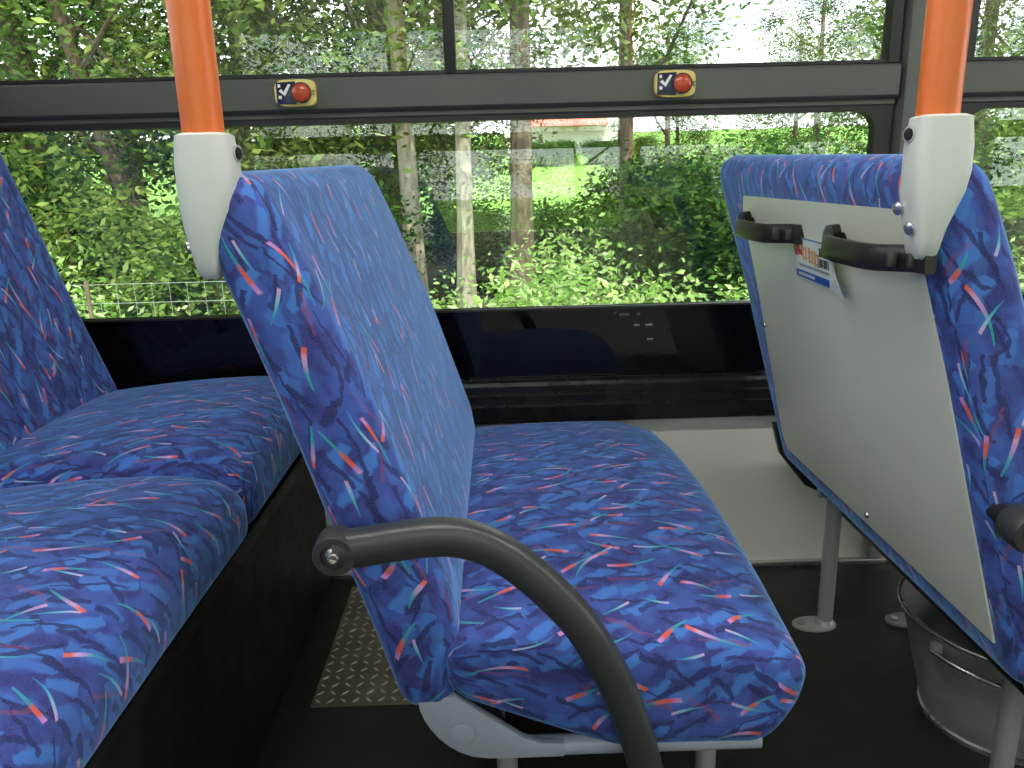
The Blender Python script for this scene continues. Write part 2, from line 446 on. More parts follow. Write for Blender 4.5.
def ring_frame(x0, x1, z0, z1, ix0, ix1, iz0, iz1, r, y0, y1, n=8):
    """flat frame with a rounded opening, extruded from y0 to y1"""
    inner = []; outer = []
    for cx, cz, a0 in ((ix1 - r, iz1 - r, 0), (ix0 + r, iz1 - r, 90), (ix0 + r, iz0 + r, 180), (ix1 - r, iz0 + r, 270)):
        for k in range(n + 1):
            a = math.radians(a0 + 90 * k / n)
            inner.append((cx + r * math.cos(a), cz + r * math.sin(a)))
            ox = x1 if cx > (x0 + x1) / 2 else x0; oz = z1 if cz > (z0 + z1) / 2 else z0
            kk = k / n
            if a0 == 0: q = (x1, iz1 + (z1 - iz1) * min(1, 2*kk)) if kk < .5 else (x1 + (ix1 - x1) * (2*kk - 1), z1)
            elif a0 == 90: q = (ix0 + (x0 - ix0) * min(1, 2*kk), z1) if kk < .5 else (x0, z1 + (iz1 - z1) * (2*kk - 1))
            elif a0 == 180: q = (x0, iz0 + (z0 - iz0) * min(1, 2*kk)) if kk < .5 else (x0 + (ix0 - x0) * (2*kk - 1), z0)
            else: q = (ix1 + (x1 - ix1) * min(1, 2*kk), z0) if kk < .5 else (x1, z0 + (iz0 - z0) * (2*kk - 1))
            outer.append(q)
    m = len(inner); vs = []; fs = []
    for y in (y0, y1):
        vs += [(p[0], y, p[1]) for p in inner] + [(p[0], y, p[1]) for p in outer]
    for i in range(m):
        k = (i + 1) % m
        fs += [(i, k, m+k, m+i), (2*m+i, 3*m+i, 3*m+k, 2*m+k), (i, 2*m+i, 2*m+k, k), (m+i, m+k, 3*m+k, 3*m+i)]
    return MB().raw(vs, fs)

def window(name, x0, x1, divs, marks=False):
    t = thing(name, (x0, YW, 0.49), None, None); tag(t, kind='structure')
    ring_frame(x0, x1, 0.648, 1.08, x0 + 0.03, x1 - 0.035, 0.652, 1.053, 0.04, 1.742, 1.772).build('gasket', M['rubber'], t)
    MB().box((x0, 1.765, 0.486), (x1, 1.775, 0.652)).build('glass_border', M['frit'], t, label='black glossy glass border')
    MB().box((x0 + 0.005, 1.762, 0.652), (x1 - 0.005, 1.767, 1.075)).build('lower_pane', M['glass'], t)
    MB().prism([(1.772, 1.062), (1.742, 1.062), (1.738, 1.066), (1.738, 1.074), (1.728, 1.078), (1.724, 1.083), (1.724, 1.138), (1.728, 1.143), (1.75, 1.146), (1.772, 1.146)], 0, x0, x1).build('rail', M['rail'], t, smooth=30, label='dark grey horizontal rail')
    MB().box((x0, 1.7365, 1.0755), (x1, 1.742, 1.0785)).build('rail_lip', M['chrome'], t, label='thin bright lip')
    fr = MB()
    fr.box((x0, 1.74, 1.146), (x1, 1.772, 1.153)); fr.box((x0, 1.735, 1.575), (x1, 1.772, 1.62))
    fr.box((x0, 1.735, 1.146), (x0 + 0.022, 1.772, 1.62)); fr.box((x1 - 0.022, 1.735, 1.146), (x1, 1.772, 1.62))
    fr.build('upper_frame', M['rubber'], t)
    xs = [x0 + 0.02] + list(divs) + [x1 - 0.02]
    for i in range(len(xs) - 1):
        MB().box((xs[i], 1.757 + 0.004 * (i % 2), 1.15), (xs[i+1], 1.760 + 0.004 * (i % 2), 1.58)).build('upper_pane', M['glass'], t)
    for d in divs:
        MB().box((d - 0.012, 1.738, 1.146), (d + 0.012, 1.770, 1.60), 0.003).build('divider', M['rubber'], t)
    if marks:
        mk = MB()
        for px0, px1, z, h in ((0.268, 0.291, .629, .003), (0.308, 0.316, .629, .003), (0.302, 0.314, .604, .002), (0.328, 0.344, .604, .0025), (0.332, 0.346, .571, .0015)):
            n = max(1, int((px1 - px0) / 0.004))
            for k in range(n):
                a = px0 + (px1 - px0) * k / n
                mk.box((a, 1.7635, z - h), (a + (px1 - px0) / n * 0.72, 1.7655, z + h))
        mk.tube([(0.256, 1.7645, 0.628), (0.257, 1.7645, 0.633), (0.261, 1.7645, 0.635)], 0.0012, 6)
        mk.build('glass_marking', M['mark'], t, label='tiny white print on the black glass')
    return t
window('window_1', XR + 0.0, 0.838, [-0.09], True)
window('window_2', 0.972, 2.75, [1.9])
window('window_3', 2.85, 4.5, [3.7])
g = thing('window_7', (XR, .6, 1.22), None, None); tag(g, kind='structure')  # unseen rear window, put in to let light reach the seat back from behind
MB().box((XR - .03, YO + .04, 1.22), (XR - .025, YW - .04, 1.80)).build('pane', M['glass'], g)
# glazing of the other side
for i, (a, b) in enumerate(((XR + 0.09, 0.62), (0.71, 2.4), (2.49, XF))):
    g = thing('window_%d' % (4 + i), (a, YO, 0.66), None, None); tag(g, kind='structure')
    MB().box((a, YO - 0.04, 0.66), (b, YO - 0.035, 1.62)).build('pane', M['glass'], g)
    MB().box((a, YO - 0.05, 1.06), (b, YO - 0.005, 1.14)).build('rail', M['rail'], g)

# ------------------------------------------------------------------ seat
def rear_x(z): return interp(z, [.30, .57, .713, .863, .97], [-.126, -.205, -.246, -.294, -.328])
def front_x(z): return interp(z, [.30, .36, .40, .47, .55, .70, .85, .97], [-.074, -.064, -.060, -.070, -.095, -.142, -.199, -.250])
def back_def(y0, y1top, y1bot, z0, z1):
    def d(R, lo, hi):
        u = (R[0] - lo[0]) / (hi[0] - lo[0]); z = R[2]
        v = (R[1] - lo[1]) / (hi[1] - lo[1])
        yt = interp(z, [z0, z1], [y1bot, y1top])
        y = y0 + v * (yt - y0)
        a, b = rear_x(z), front_x(z)
        t = z1 - z
        z = z + (v - .72) * .016 * max(0, (z - z0) / (z1 - z0))**2
        if t < .055:
            q = 1 - math.sqrt(max(0, 1 - (1 - t/.055)**2))
            a += .030 * q * max(0, 1 - 1.2*u); y -= .034 * q * v**3; y += .016 * q * (1 - v)**6
        bulge = 0.006 * math.sin(PI * min(1, max(0, v))) if u > 0.5 else 0.0
        return np.array([a + (b - a) * u + bulge, y, z])
    return d
SEAT0 = Vector((0.0, 1.22, 0.0))
def make_seat():
    s = thing('bus_seat', SEAT0, None, 'bus seat')
    rounded_box((0, .815, .318), (.095, 1.62, .963), .030, .014, 2, 1, 0, back_def(.815, 1.602, 1.64, .318, .963)).build('backrest', M['fabric'], s, smooth=80)
    def cush(R, lo, hi):
        x, y, z = R
        u = (x - lo[0]) / (hi[0] - lo[0]); v = (y - lo[1]) / (hi[1] - lo[1]); w = (z - lo[2]) / (hi[2] - lo[2])
        u, v, w = [min(1.0, max(0.0, q)) for q in (u, v, w)]
        crown = 0.034 * (1 - (2*v - 1)**2) * w + 0.008 * math.sin(PI * u) * w
        rise = 0.088 * max(0, 1 - u / 0.5)**1.15 * (1 - w)              # underside curves up to the back
        nose = 0.016 * math.sin(PI * min(1, max(0, w * 0.9 + 0.1))) * u
        drop = -0.030 * w * max(0, (u - 0.70) / 0.30)**2                      # front edge rolls down
        pull = 0.055 * u * u * (1 - w)**1.3                                         # front face leans back to the frame
        inset = 0.014 * u * v**4                                               # window side front corner
        return np.array([x + nose - pull - inset, y, z + crown + rise + drop])
    rounded_box((-.078, .797, .266), (.352, 1.660, .409), .032, .014, 0, 1, 2, cush).build('seat_cushion', M['fabric'], s, smooth=80)
    # rear shell panel, 4 mm proud of the upholstery
    pan = []
    zs = np.linspace(.368, .895, 18)
    rows = []
    for z in zs:
        yn = .850
        yf = interp(z, [.368, .895], [1.585, 1.462])
        # rounded upper window corner
        dz = .895 - z; rr = .022
        if dz < rr: yf -= rr - math.sqrt(max(0, rr*rr - (rr - dz)**2))
        dz = z - .368
        if dz < rr: yf -= rr - math.sqrt(max(0, rr*rr - (rr - dz)**2))
        rows.append((z, yn, yf))
    def prow(off): return [[(rear_x(z) + off, y0 + (y1 - y0) * k / 10, z) for k in range(11)] for z, y0, y1 in rows]
    extra = []
    A = prow(-.003); B = prow(.012)
    mb = MB()
    rings = []
    for ra, rb in zip(A, B): rings.append(ra + rb[::-1])
    mb.loft(rings, True)
    pn = mb.build('back_panel', M['panel'], s, smooth=30, label='grey laminate back shell')
    for y, z in ((1.506, .647), (1.179, .392)):
        MB().lathe((rear_x(z) - .005, y, z), [(0.0055, 0), (0.005, -.003), (0.002, -.004)], 12, (1, 0, .3)).build('screw', M['chrome'], pn)
    # pole socket wrapped round the upper aisle corner
    rings = []
    prof = [(.9905, -.316, -.270, .819, .854, .9), (.988, -.3195, -.2655, .815, .858, 1), (.960, -.3225, -.2625, .812, .860, 1), (.935, -.3225, -.2625, .811, .860, 1), (.915, -.3215, -.267, .810, .860, 1),
            (.895, -.319, -.276, .810, .859, 1), (.878, -.316, -.283, .812, .857, 1), (.862, -.313, -.287, .813, .855, 1), (.852, -.311, -.2885, .816, .853, 1), (.846, -.308, -.290, .819, .849, .85)]
    for z, x0, x1, y0, y1, k in prof:
        cx, cy = (x0+x1)/2, (y0+y1)/2; hx, hy = (x1-x0)/2*k, (y1-y0)/2*k
        ring = []
        for j in range(28):
            a = 2*PI*j/28; ca, sa = math.cos(a), math.sin(a); e = .55
            ring.append((cx + hx*math.copysign(abs(ca)**e, ca), cy + hy*math.copysign(abs(sa)**e, sa), z))
        rings.append(ring)
    so = MB().loft(rings).build('pole_socket', M['socket'], s, smooth=50, label='light grey pole socket')
    for x, z, dx in ((-.2625, .970, 1), (-.3222, .972, -1)):
        MB().lathe((x - dx*.001, .838, z), [(.0085, 0), (.0085, .0025), (.0065, .003), (.006, -.001)], 16, (dx, -.25, 0)).build('screw_hole', M['leg'], so)
        MB().lathe((x, .838, z), [(.0055, 0), (.0055, .003), (.002, .0036)], 12, (dx, -.25, 0)).build('screw', M['rubber'], so)
    for z, y, xx in ((.8785, .828, -.3165), (.898, .848, -.3205)):
        MB().lathe((xx, y, z), [(.0072, 0), (.0072, -.003), (.004, -.005), (.001, -.0055)], 14, (1, .25, .2)).build('screw', M['chrome'], so)
    # armrest
    Y = .778
    ctrl = [(-.184, .5575), (-.15, .561), (-.116, .566), (-.085, .569), (-.055, .568), (-.025, .558), (.008, .536), (.045, .500), (.078, .459), (.104, .412), (.126, .362), (.143, .310), (.156, .258), (.166, .215), (.172, .185)]
    cps = [Vector((x, Y, z)) for x, z in ctrl]
    path = []
    for i in range(len(cps) - 1):
        p0, p1, p2, p3 = cps[max(i-1, 0)], cps[i], cps[i+1], cps[min(i+2, len(cps)-1)]
        for k in range(4):
            u = k / 4
            path.append(0.5 * ((2*p1) + (-p0 + p2)*u + (2*p0 - 5*p1 + 4*p2 - p3)*u*u + (-p0 + 3*p1 - 3*p2 + p3)*u**3))
    path.append(cps[-1])
    am = MB().tube(path, 1.0, 18, flat=(.0185, .0205))
    am.lathe((-.184, Y + .018, .5575), [(.0205, 0), (.0235, -.004), (.0235, -.032), (.0215, -.036), (.0145, -.036), (.0135, -.030), (.0, -.030)], 28, (0, 1, 0))
    ao = am.build('armrest', M['arm'], s, smooth=50)
    MB().lathe((-.184, Y - .012, .5575), [(.0095, 0), (.0095, -.003), (.006, -.004), (.0058, -.009), (.0045, -.010), (.004, -.007), (.001, -.007)], 16, (0, 1, 0)).build('bolt', M['chrome'], ao)
    MB().lathe((-.184, Y + .016, .5575), [(.012, 0), (.012, .034)], 14, (0, 1, 0)).build('pivot_pin', M['black_plastic'], ao)
    # seat frame
    Yf = .834
    fr = MB()
    tp = [(.307, Yf, .256), (.15, Yf, .256), (-.02, Yf, .256)] + [(-.02 - .083*math.sin(a), Yf, .339 - .083*math.cos(a)) for a in np.linspace(.15, 1.3, 9)] + [(-.108, Yf, .345), (-.115, Yf + .004, .38)]
    fr.tube(tp, .0125, 16)
    fo = fr.build('frame_tube', M['frame'], s, smooth=50)
    MB().tube([(.15, Yf + .05, .252), (.15, 1.60, .252)], .012, 12).build('cross_tube', M['frame'], s)
    MB().tube([(-.02, Yf + .05, .252), (-.02, 1.60, .252)], .012, 12).build('cross_tube', M['frame'], s)
    MB().tube([(.300, 1.60, .252), (-.06, 1.60, .252)], .012, 12).build('frame_tube', M['frame'], s)
    MB().box((-.06, .84, .250), (.285, 1.61, .258), .002).build('seat_pan', M['black_plastic'], s)
    pl = MB().prism([(-.114, .338), (-.1115, .322), (-.107, .308), (-.100, .295), (-.091, .282), (-.079, .270), (-.065, .260), (-.050, .2535), (-.03, .2505), (.0, .250), (.062, .250), (.062, .269), (.034, .270), (.012, .279), (-.068, .340)], 1, Yf - .0155, Yf - .004, .002)
    po = pl.build('side_plate', M['frame'], s, smooth=30, label='grey painted corner plate')
    MB().lathe((-.062, Yf - .0150, .288), [(.0155, 0), (.0155, .0018), (.014, .0026), (.002, .0028)], 26, (0, -1, 0)).build('cap', M['frame'], po)
    MB().prism([(-.095, .30), (-.10, .345), (-.04, .345), (-.01, .28)], 1, Yf + .004, Yf + .02).build('mount_bracket', M['black_plastic'], s)
    # hinge bracket below the window end of the backrest
    MB().prism([(-.157, .40), (-.122, .405), (-.042, .275), (-.047, .238), (-.077, .254), (-.137, .33)], 1, 1.636, 1.656, .004).build('hinge_bracket', M['black_plastic'], s, label='black steel hinge bracket')
    # legs with flanged feet
    for i, (x, y) in enumerate(((-.01, .99), (.285, .99), (-.078, 1.478), (.122, 1.481))):
        l = MB().tube([(x, y, .004), (x, y, .325 if i == 2 else .252)], .0155, 16).build('leg', M['leg'], s)
        fl = []
        fx = -.022 if i >= 2 else .0
        outl = []
        for k in range(28):
            a = 2*PI*k/28
            outl.append((x + fx + .046*math.cos(a), y + .028*math.sin(a)))
        ft = MB().prism(outl, 2, 0.0, .007, .002).build('foot_flange', M['leg'], l)
        MB().lathe((x + fx - .028, y, .0065), [(.009, 0), (.009, .005), (.003, .006)], 6).build('bolt', M['chrome'], l)
        MB().lathe((x, y, .006), [(.021, 0), (.0175, .008), (.0155, .010)], 16).build('foot_collar', M['leg'], l)
    MB().tube([(-.006, .992, .215), (-.06, 1.02, .27), (-.10, 1.04, .335)], .008, 10).build('brace', M['leg'], s)
    # bracket that ties the frame to the side wall
    MB().box((.130, 1.725, .02), (.168, 1.749, .36), .004).box((.132, 1.60, .24), (.166, 1.735, .262), .003).build('wall_bracket', M['leg'], s)
    return s
seat = make_seat()
seat['label'] = 'nearer blue patterned bus seat with curved charcoal armrest, its cushion in full view'
seat2 = copy_tree(seat); seat2.location.x += 0.745
seat2['label'] = 'blue bus seat seen from behind, grey back shell with two black grab handles'
SX = 0.745
ORIGIN[seat2.name] = SEAT0 + Vector((SX, 0, 0))
# two black grab handles on the shell
for ya, yb in ((1.185, 1.408), (0.818, 1.030)):
    z0 = .843
    g = MB()
    out = SX + rear_x(z0) - .038; inn_ = SX + rear_x(z0) - .004
    path = [(inn_, yb + .022, z0 + .012), (inn_ - .018, yb + .018, z0 + .010), (out + .008, yb + .004, z0 + .005), (out, yb - .014, z0), (out - .002, yb - .05, z0 - .001),
            (out - .001, (ya + yb)/2, z0 - .001), (out, ya + .065, z0), (out + .012, ya + .045, z0 + .001), (inn_ - .008, ya + .025, z0 + .002), (inn_ - .005, ya, z0 + .002)]
    # flat strip profile
    rings = []
    pts = [Vector(q) for q in path]
    for i, q in enumerate(pts):
        tdir = (pts[min(i+1, len(pts)-1)] - pts[max(i-1, 0)]).normalized()
        upv = Vector((0, 0, 1)); upv = (upv - tdir * upv.dot(tdir)).normalized(); side = tdir.cross(upv)
        hh, tt = .0145, .0065
        ring = []
        for a, b in ((-1, -.6), (-.75, -1), (.75, -1), (1, -.6), (1, .6), (.75, 1), (-.75, 1), (-1, .6)):
            ring.append(q + upv * hh * a + side * tt * b)
        rings.append(ring)
    g.loft(rings)
    go = g.build('grab_handle', M['black_plastic'], seat2, smooth=40)
    for dy in (.018, .034):
        MB().box((inn_ - .021 - (dy-.018)*.9, ya + dy - .003, z0 - .007), (inn_ - .010 - (dy-.018)*.9, ya + dy + .003, z0 + .009), .002).build('rivet', M['arm'], go)
    MB().box((inn_ - .004, yb + .002, z0 - .012), (inn_ + .004, yb + .040, z0 + .030), .003).build('mount_pad', M['black_plastic'], go)
# sticker on the shell of the seat in front
def shell(y, z, off): return Vector((SX + rear_x(z) + off, y, z))
ORIGIN[seat2.name] = SEAT0 + Vector((SX, 0, 0))
def shell_quad(mb, pts, off=-.0075, th=.0012, n=4):
    rings = []
    a, b, c, d = [Vector((0, *p)) for p in pts]          # tl tr br bl in (y,z)
    for i in range(n + 1):
        u = i / n
        L = a.lerp(d, u); R = b.lerp(c, u)
        rings.append([shell(L.y, L.z, off), shell(R.y, R.z, off), shell(R.y, R.z, off + th), shell(L.y, L.z, off + th)])
    mb.loft(rings)
TL, TR, BR, BL = (1.226, .842), (1.066, .838), (1.112, .772), (1.243, .776)
def inn(u, v):
    a = (TL[0] + (TR[0]-TL[0])*u, TL[1] + (TR[1]-TL[1])*u); b = (BL[0] + (BR[0]-BL[0])*u, BL[1] + (BR[1]-BL[1])*u)
    return (a[0] + (b[0]-a[0])*v, a[1] + (b[1]-a[1])*v)
def sq(mb, u0, u1, v0, v1, off): shell_quad(mb, [inn(u0, v0), inn(u1, v0), inn(u1, v1), inn(u0, v1)], off)
m = MB(); sq(m, 0, 1, 0, 1, -.0075)
st = m.build('sticker', M['paper'], seat2, smooth=0, label='white printed sticker with blue band')
m = MB(); sq(m, 0.0, 1, .80, .98, -.0083); m.build('blue_band', M['blue_print'], st, smooth=0)
m = MB(); sq(m, 0.0, 1, 0, .03, -.0083); m.build('blue_edge', M['blue_print'], st, smooth=0)
m = MB()
for k in range(9): sq(m, .08 + k*.052, .08 + k*.052 + .036, .855, .925, -.0089)
m.build('band_lettering', M['white'], st, smooth=0)
m = MB(); sq(m, .03, .10, .16, .46, -.0084); sq(m, .10, .17, .12, .36, -.0084); sq(m, .13, .22, .30, .42, -.0084); m.build('red_lettering', M['red_print'], st, smooth=0)
m = MB()
for u, v in ((.24, .16), (.40, .20), (.54, .24)):
    sq(m, u, u + .03, v, v + .36, -.0084); sq(m, u, u + .11, v + .05, v + .11, -.0084); sq(m, u + .075, u + .10, v + .12, v + .36, -.0084); sq(m, u + .03, u + .09, v + .28, v + .33, -.0084)
m.build('orange_lettering', M['orange_print'], st, smooth=0)
m = MB(); r2 = random.Random(4)
for i in range(3):
    for j in range(2):
        u, v = .66 + i*.105, .14 + j*.24
        for k in range(4): sq(m, u, u + .085, v + k*.055, v + k*.055 + .022, -.0084)
        sq(m, u + .012, u + .03, v, v + .19, -.0084); sq(m, u + .055, u + .072, v + .03, v + .19, -.0084)
m.build('black_lettering', M['black_print'], st, smooth=0)
m = MB()
for k in range(12): sq(m, .12 + k*.068, .12 + k*.068 + .045, .635, .70, -.0084)
m.build('small_lettering', M['grey_print'], st, smooth=0)
# the loose corner folded forward
fa, fb, fc, fd = shell(1.085, .836, -.009), shell(1.058, .826, -.022), shell(1.048, .770, -.020), shell(1.115, .774, -.009)
m = MB(); nrm = Vector((-.001, 0, 0))
m.loft([[fa, fb, fb + nrm, fa + nrm], [fa.lerp(fd, .5), fb.lerp(fc, .5), fb.lerp(fc, .5) + nrm, fa.lerp(fd, .5) + nrm], [fd, fc, fc + nrm, fd + nrm]])
m.build('folded_flap', M['paper'], st, smooth=0, label='white flap peeling off the sticker')

# orange poles standing in the sockets
def pole(x, label):
    o = MB().lathe((x, .8405, .986), [(.0205, 0), (.0205, .99)], 32).build('handrail_pole', M['orange'], None, (x, .8405, .986), smooth=50)
    tag(o, label, 'pole', 'orange handrail poles')
pole(-.2945, 'orange vertical handrail pole rising from the nearer seat, left one')
pole(-.2945 + SX, 'orange vertical handrail pole above the seat seen from behind, right one')

# ------------------------------------------------------------------ rear bench
b = thing('rear_bench', (-.85, .9, 0), 'long raised blue rear bench with two cushions on a black base at the left', 'bench')
MB().box((-1.28, -.50, 0), (-.432, 1.745, .385)).build('base', M['riser'], b, label='black base board')
MB().box((-.434, -.50, .356), (-.423, 1.74, .384), .003).build('edge_strip', M['riser'], b)
def bcush(R, lo, hi):
    x, y, z = R
    u = (x - lo[0]) / (hi[0] - lo[0]); v = (y - lo[1]) / (hi[1] - lo[1]); w = (z - lo[2]) / (hi[2] - lo[2])
    u, v, w = [min(1.0, max(0.0, q)) for q in (u, v, w)]
    ev = 1 - abs(2*v - 1)**3
    z -= .034 * w * (1 - u)
    return np.array([x + .008 * math.sin(PI * w) * max(0, u), y, z + (0.022 * ev + .012 * math.sin(PI * min(1, u))) * w - .022 * w * max(0, (u - .75) / .25)**2])
rounded_box((-.93, .28, .386), (-.408, 1.166, .510), .042, .016, 0, 1, 2, bcush).build('seat_cushion', M['fabric'], b, smooth=80)
rounded_box((-.93, 1.170, .386), (-.414, 1.735, .519), .042, .016, 0, 1, 2, bcush).build('seat_cushion', M['fabric'], b, smooth=80)
def bback(R, lo, hi):
    x, y, z = R
    u = (x - lo[0]) / (hi[0] - lo[0])
    xf = interp(z, [.44, .52, .66, .84, 1.04, 1.2], [-.825, -.845, -.892, -.948, -1.01, -1.065])
    return np.array([xf - (1 - u) * .11, y, z])
rounded_box((0, .28, .44), (.11, 1.166, 1.19), .035, .016, 2, 1, 0, bback).build('backrest', M['fabric'], b, smooth=80)
rounded_box((0, 1.170, .44), (.11, 1.705, 1.19), .035, .016, 2, 1, 0, bback).build('backrest', M['fabric'], b, smooth=80)

# ------------------------------------------------------------------ checker plate on the floor
cp = MB().box((-.372, 1.262, 0), (-.17, 1.70, .004), .001)
k = 0
for j in range(19):
    for i in range(14):
        x = -.372 + .011 + i * .0235; y = 1.262 + .012 + j * .0235
        if x > -.182 or y > 1.694: continue
        a = PI/4 if (i + j) % 2 else -PI/4
        ca, sa = math.cos(a), math.sin(a)
        L, W, H = .0112, .0036, .0026
        vs = [(-L, 0, 0), (0, -W, 0), (L, 0, 0), (0, W, 0), (-L*.5, 0, H), (L*.5, 0, H)]
        cp.raw([(x + p[0]*ca - p[1]*sa, y + p[0]*sa + p[1]*ca, .0038 + p[2]) for p in vs], [(0, 1, 4), (1, 5, 4), (1, 2, 5), (2, 3, 5), (3, 4, 5), (3, 0, 4)])
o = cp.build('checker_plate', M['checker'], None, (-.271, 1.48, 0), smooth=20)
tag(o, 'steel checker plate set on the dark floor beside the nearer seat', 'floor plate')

# ------------------------------------------------------------------ stop buttons on the rail
def stop_button(x, z):
    t = thing('stop_button', (x, 1.724, z), None, 'stop button', 'bus stop buttons')
    def outline(hw, hh, k=36):
        pts = []
        for i in range(k):
            a = 2*PI*i/k; ca, sa = math.cos(a), math.sin(a)
            e = .45
            pts.append((x + hw*math.copysign(abs(ca)**e, ca), z + hh*math.copysign(abs(sa)**e, sa) * (1 if ca > -.5 else .94)))
        return pts
    MB().prism(outline(.0425, .0265), 1, 1.7085, 1.7245, .004).build('housing', M['yellow'], t, label='yellow housing')
    MB().prism([(x - .037, z - .0205), (x + .002, z - .0225), (x + .002, z + .0225), (x - .037, z + .0205)], 1, 1.7065, 1.7095, .0012).build('face_plate', M['inset'], t, label='dark blue face plate')
    mk = MB()
    mk.prism([(x - .032, z + .004), (x - .027, z + .008), (x - .022, z + .002), (x - .012, z + .017), (x - .007, z + .016), (x - .020, z - .006)], 1, 1.7055, 1.707)
    mk.box((x - .033, 1.7055, z + .011), (x - .028, 1.707, z + .017)); mk.box((x - .033, 1.7055, z - .011), (x - .027, 1.707, z - .005))
    mk.build('pictogram', M['white'], t, label='white pictogram')
    MB().lathe((x + .0135, 1.7075, z), [(.0205, 0), (.0205, .004), (.018, .004)], 28, (0, -1, 0)).build('bezel', M['black_plastic'], t)
    MB().lathe((x + .0135, 1.7045, z), [(.0185, 0), (.017, .004), (.012, .0072), (.006, .0088), (.001, .0092)], 28, (0, -1, 0)).build('push_lens', M['lens'], t, label='glossy red push lens')
    c = MB()
    c.box((x + .0365, 1.7070, z - .004), (x + .0378, 1.7090, z + .004)); c.box((x + .0365, 1.7070, z + .003), (x + .0408, 1.7090, z + .0042)); c.box((x + .0365, 1.7070, z - .0042), (x + .0408, 1.7090, z - .003))
    c.build('small_mark', M['black_print'], t)
    return t
bt = stop_button(-.405, 1.1125)
bt['label'] = 'yellow stop button with red lens on the rail, next to the left orange pole'
bt2 = copy_tree(bt); bt2.location.x = .369
bt2['label'] = 'yellow stop button with red lens on the rail, midway along, left of the right pole'

# ------------------------------------------------------------------ bucket under the seat in front
BX, BY = .858, 1.180
bk = thing('steel_bucket', (BX, BY, 0), 'dented grey galvanised steel bucket on the floor under the seat seen from behind', 'bucket')
h = .197
MB().lathe((BX, BY, 0), [(.120, .004), (.124, .004), (.124, .012), (.128, .014), (.150, .1), (.174, h), (.178, h + .003), (.178, h + .008), (.172, h + .008), (.170, h), (.146, .1), (.122, .016), (.0, .014)], 56).build('body', M['galv'], bk, smooth=40)
MB().lathe((BX, BY, 0), [(.126, 0), (.131, .002), (.131, .010), (.127, .013), (.122, .013), (.122, 0)], 56).build('base_ring', M['chrome'], bk)
rp = [(BX + .1775*math.cos(a), BY + .1775*math.sin(a), h + .006) for a in np.linspace(0, 2*PI, 57)]
MB().tube(rp, .0045, 8).build('rolled_rim', M['chrome'], bk, smooth=60)
for sgn in (-1, 1):
    a = math.radians(200 if sgn < 0 else 20)
    cx, cy = BX + .176*math.cos(a), BY + .176*math.sin(a)
    MB().box((cx - .008, cy - .008, h - .032), (cx + .008, cy + .008, h - .008), .003).build('ear', M['galv'], bk)
hp = []
a0 = math.radians(200); a1 = math.radians(20)
for q in np.linspace(0, 1, 24):
    a = a0 + (2*PI - (a0 - a1)) * q * 1.0
    hp.append((BX + .186*math.cos(a), BY + .186*math.sin(a), h - .020 - .016*math.sin(PI*q)))
MB().tube(hp, .004, 8).build('bail_handle', M['chrome'], bk, smooth=60)

# ------------------------------------------------------------------ fill lamps added at the ceiling, out of view, to brighten the interior
for x in (-.2, 1.5, 3.2):
    t = thing('fill_lamp', (x, .6, ZC), 'long white fill lamp added at the bus ceiling', 'lamp', 'added fill lamps')
    MB().box((x - .62, .52, ZC - .03), (x + .62, .68, ZC), .006).build('housing', M['ceiling'], t)
    MB().box((x - .6, .54, ZC - .045), (x + .6, .66, ZC - .029), .005).build('diffuser', M['lamp'], t)

# ------------------------------------------------------------------ outside
GZ = -.95
def ground_z(x, y):
    return GZ + interp(y, [-60, 3.5, 5, 9, 14, 22, 34, 60, 130], [0, 0, .25, .45, .55, .7, 1.75, 4.6, 7.0]) - 0.0
xs = np.concatenate([np.linspace(-120, -20, 8), np.linspace(-15, 25, 21), np.linspace(32, 140, 8)]); ys = np.concatenate([[-60, -20, -8, 0, 3.4], np.linspace(4, 24, 15), np.linspace(27, 60, 10), [90, 130]])
vs = [(x, y, ground_z(x, y) + (0.06*math.sin(x*1.7 + y) if y > 4 else 0)) for y in ys for x in xs]
nx = len(xs)
fs = [(j*nx + i, j*nx + i + 1, (j+1)*nx + i + 1, (j+1)*nx + i) for j in range(len(ys)-1) for i in range(nx-1)]
g = MB().raw(vs, fs).build('ground', M['ground'], smooth=180)
struct(g)

def leaf_mesh(name, centers, n, size, sig, seed, droop=0.0, zmin=None, up=0.0):
    r = np.random.default_rng(seed)
    c = np.array(centers, float)
    idx = r.integers(0, len(c), n)
    s = np.array(sig)
    p = c[idx, :3] + r.normal(size=(n, 3)) * s * c[idx, 3:4]
    if zmin is not None: p[:, 2] = np.maximum(p[:, 2], zmin + r.random(n) * .1)
    d = r.normal(size=(n, 3)); d[:, 2] = d[:, 2] * .5 - droop + up; d /= np.linalg.norm(d, axis=1, keepdims=True)
    e = r.normal(size=(n, 3)); e -= d * np.sum(e*d, axis=1, keepdims=True); e /= np.linalg.norm(e, axis=1, keepdims=True)
    L = size * (.6 + .8 * r.random((n, 1)))
    W = L * .42
    V = np.stack([p - d*L, p + e*W - d*L*.1, p + d*L, p - e*W - d*L*.1], axis=1).reshape(-1, 3)
    me = bpy.data.meshes.new(name)
    me.vertices.add(len(V)); me.vertices.foreach_set('co', V.ravel())
    me.loops.add(n*4); me.loops.foreach_set('vertex_index', np.arange(n*4))
    me.polygons.add(n); me.polygons.foreach_set('loop_start', np.arange(0, n*4, 4))
    me.update(calc_edges=True); me.validate()
    return me

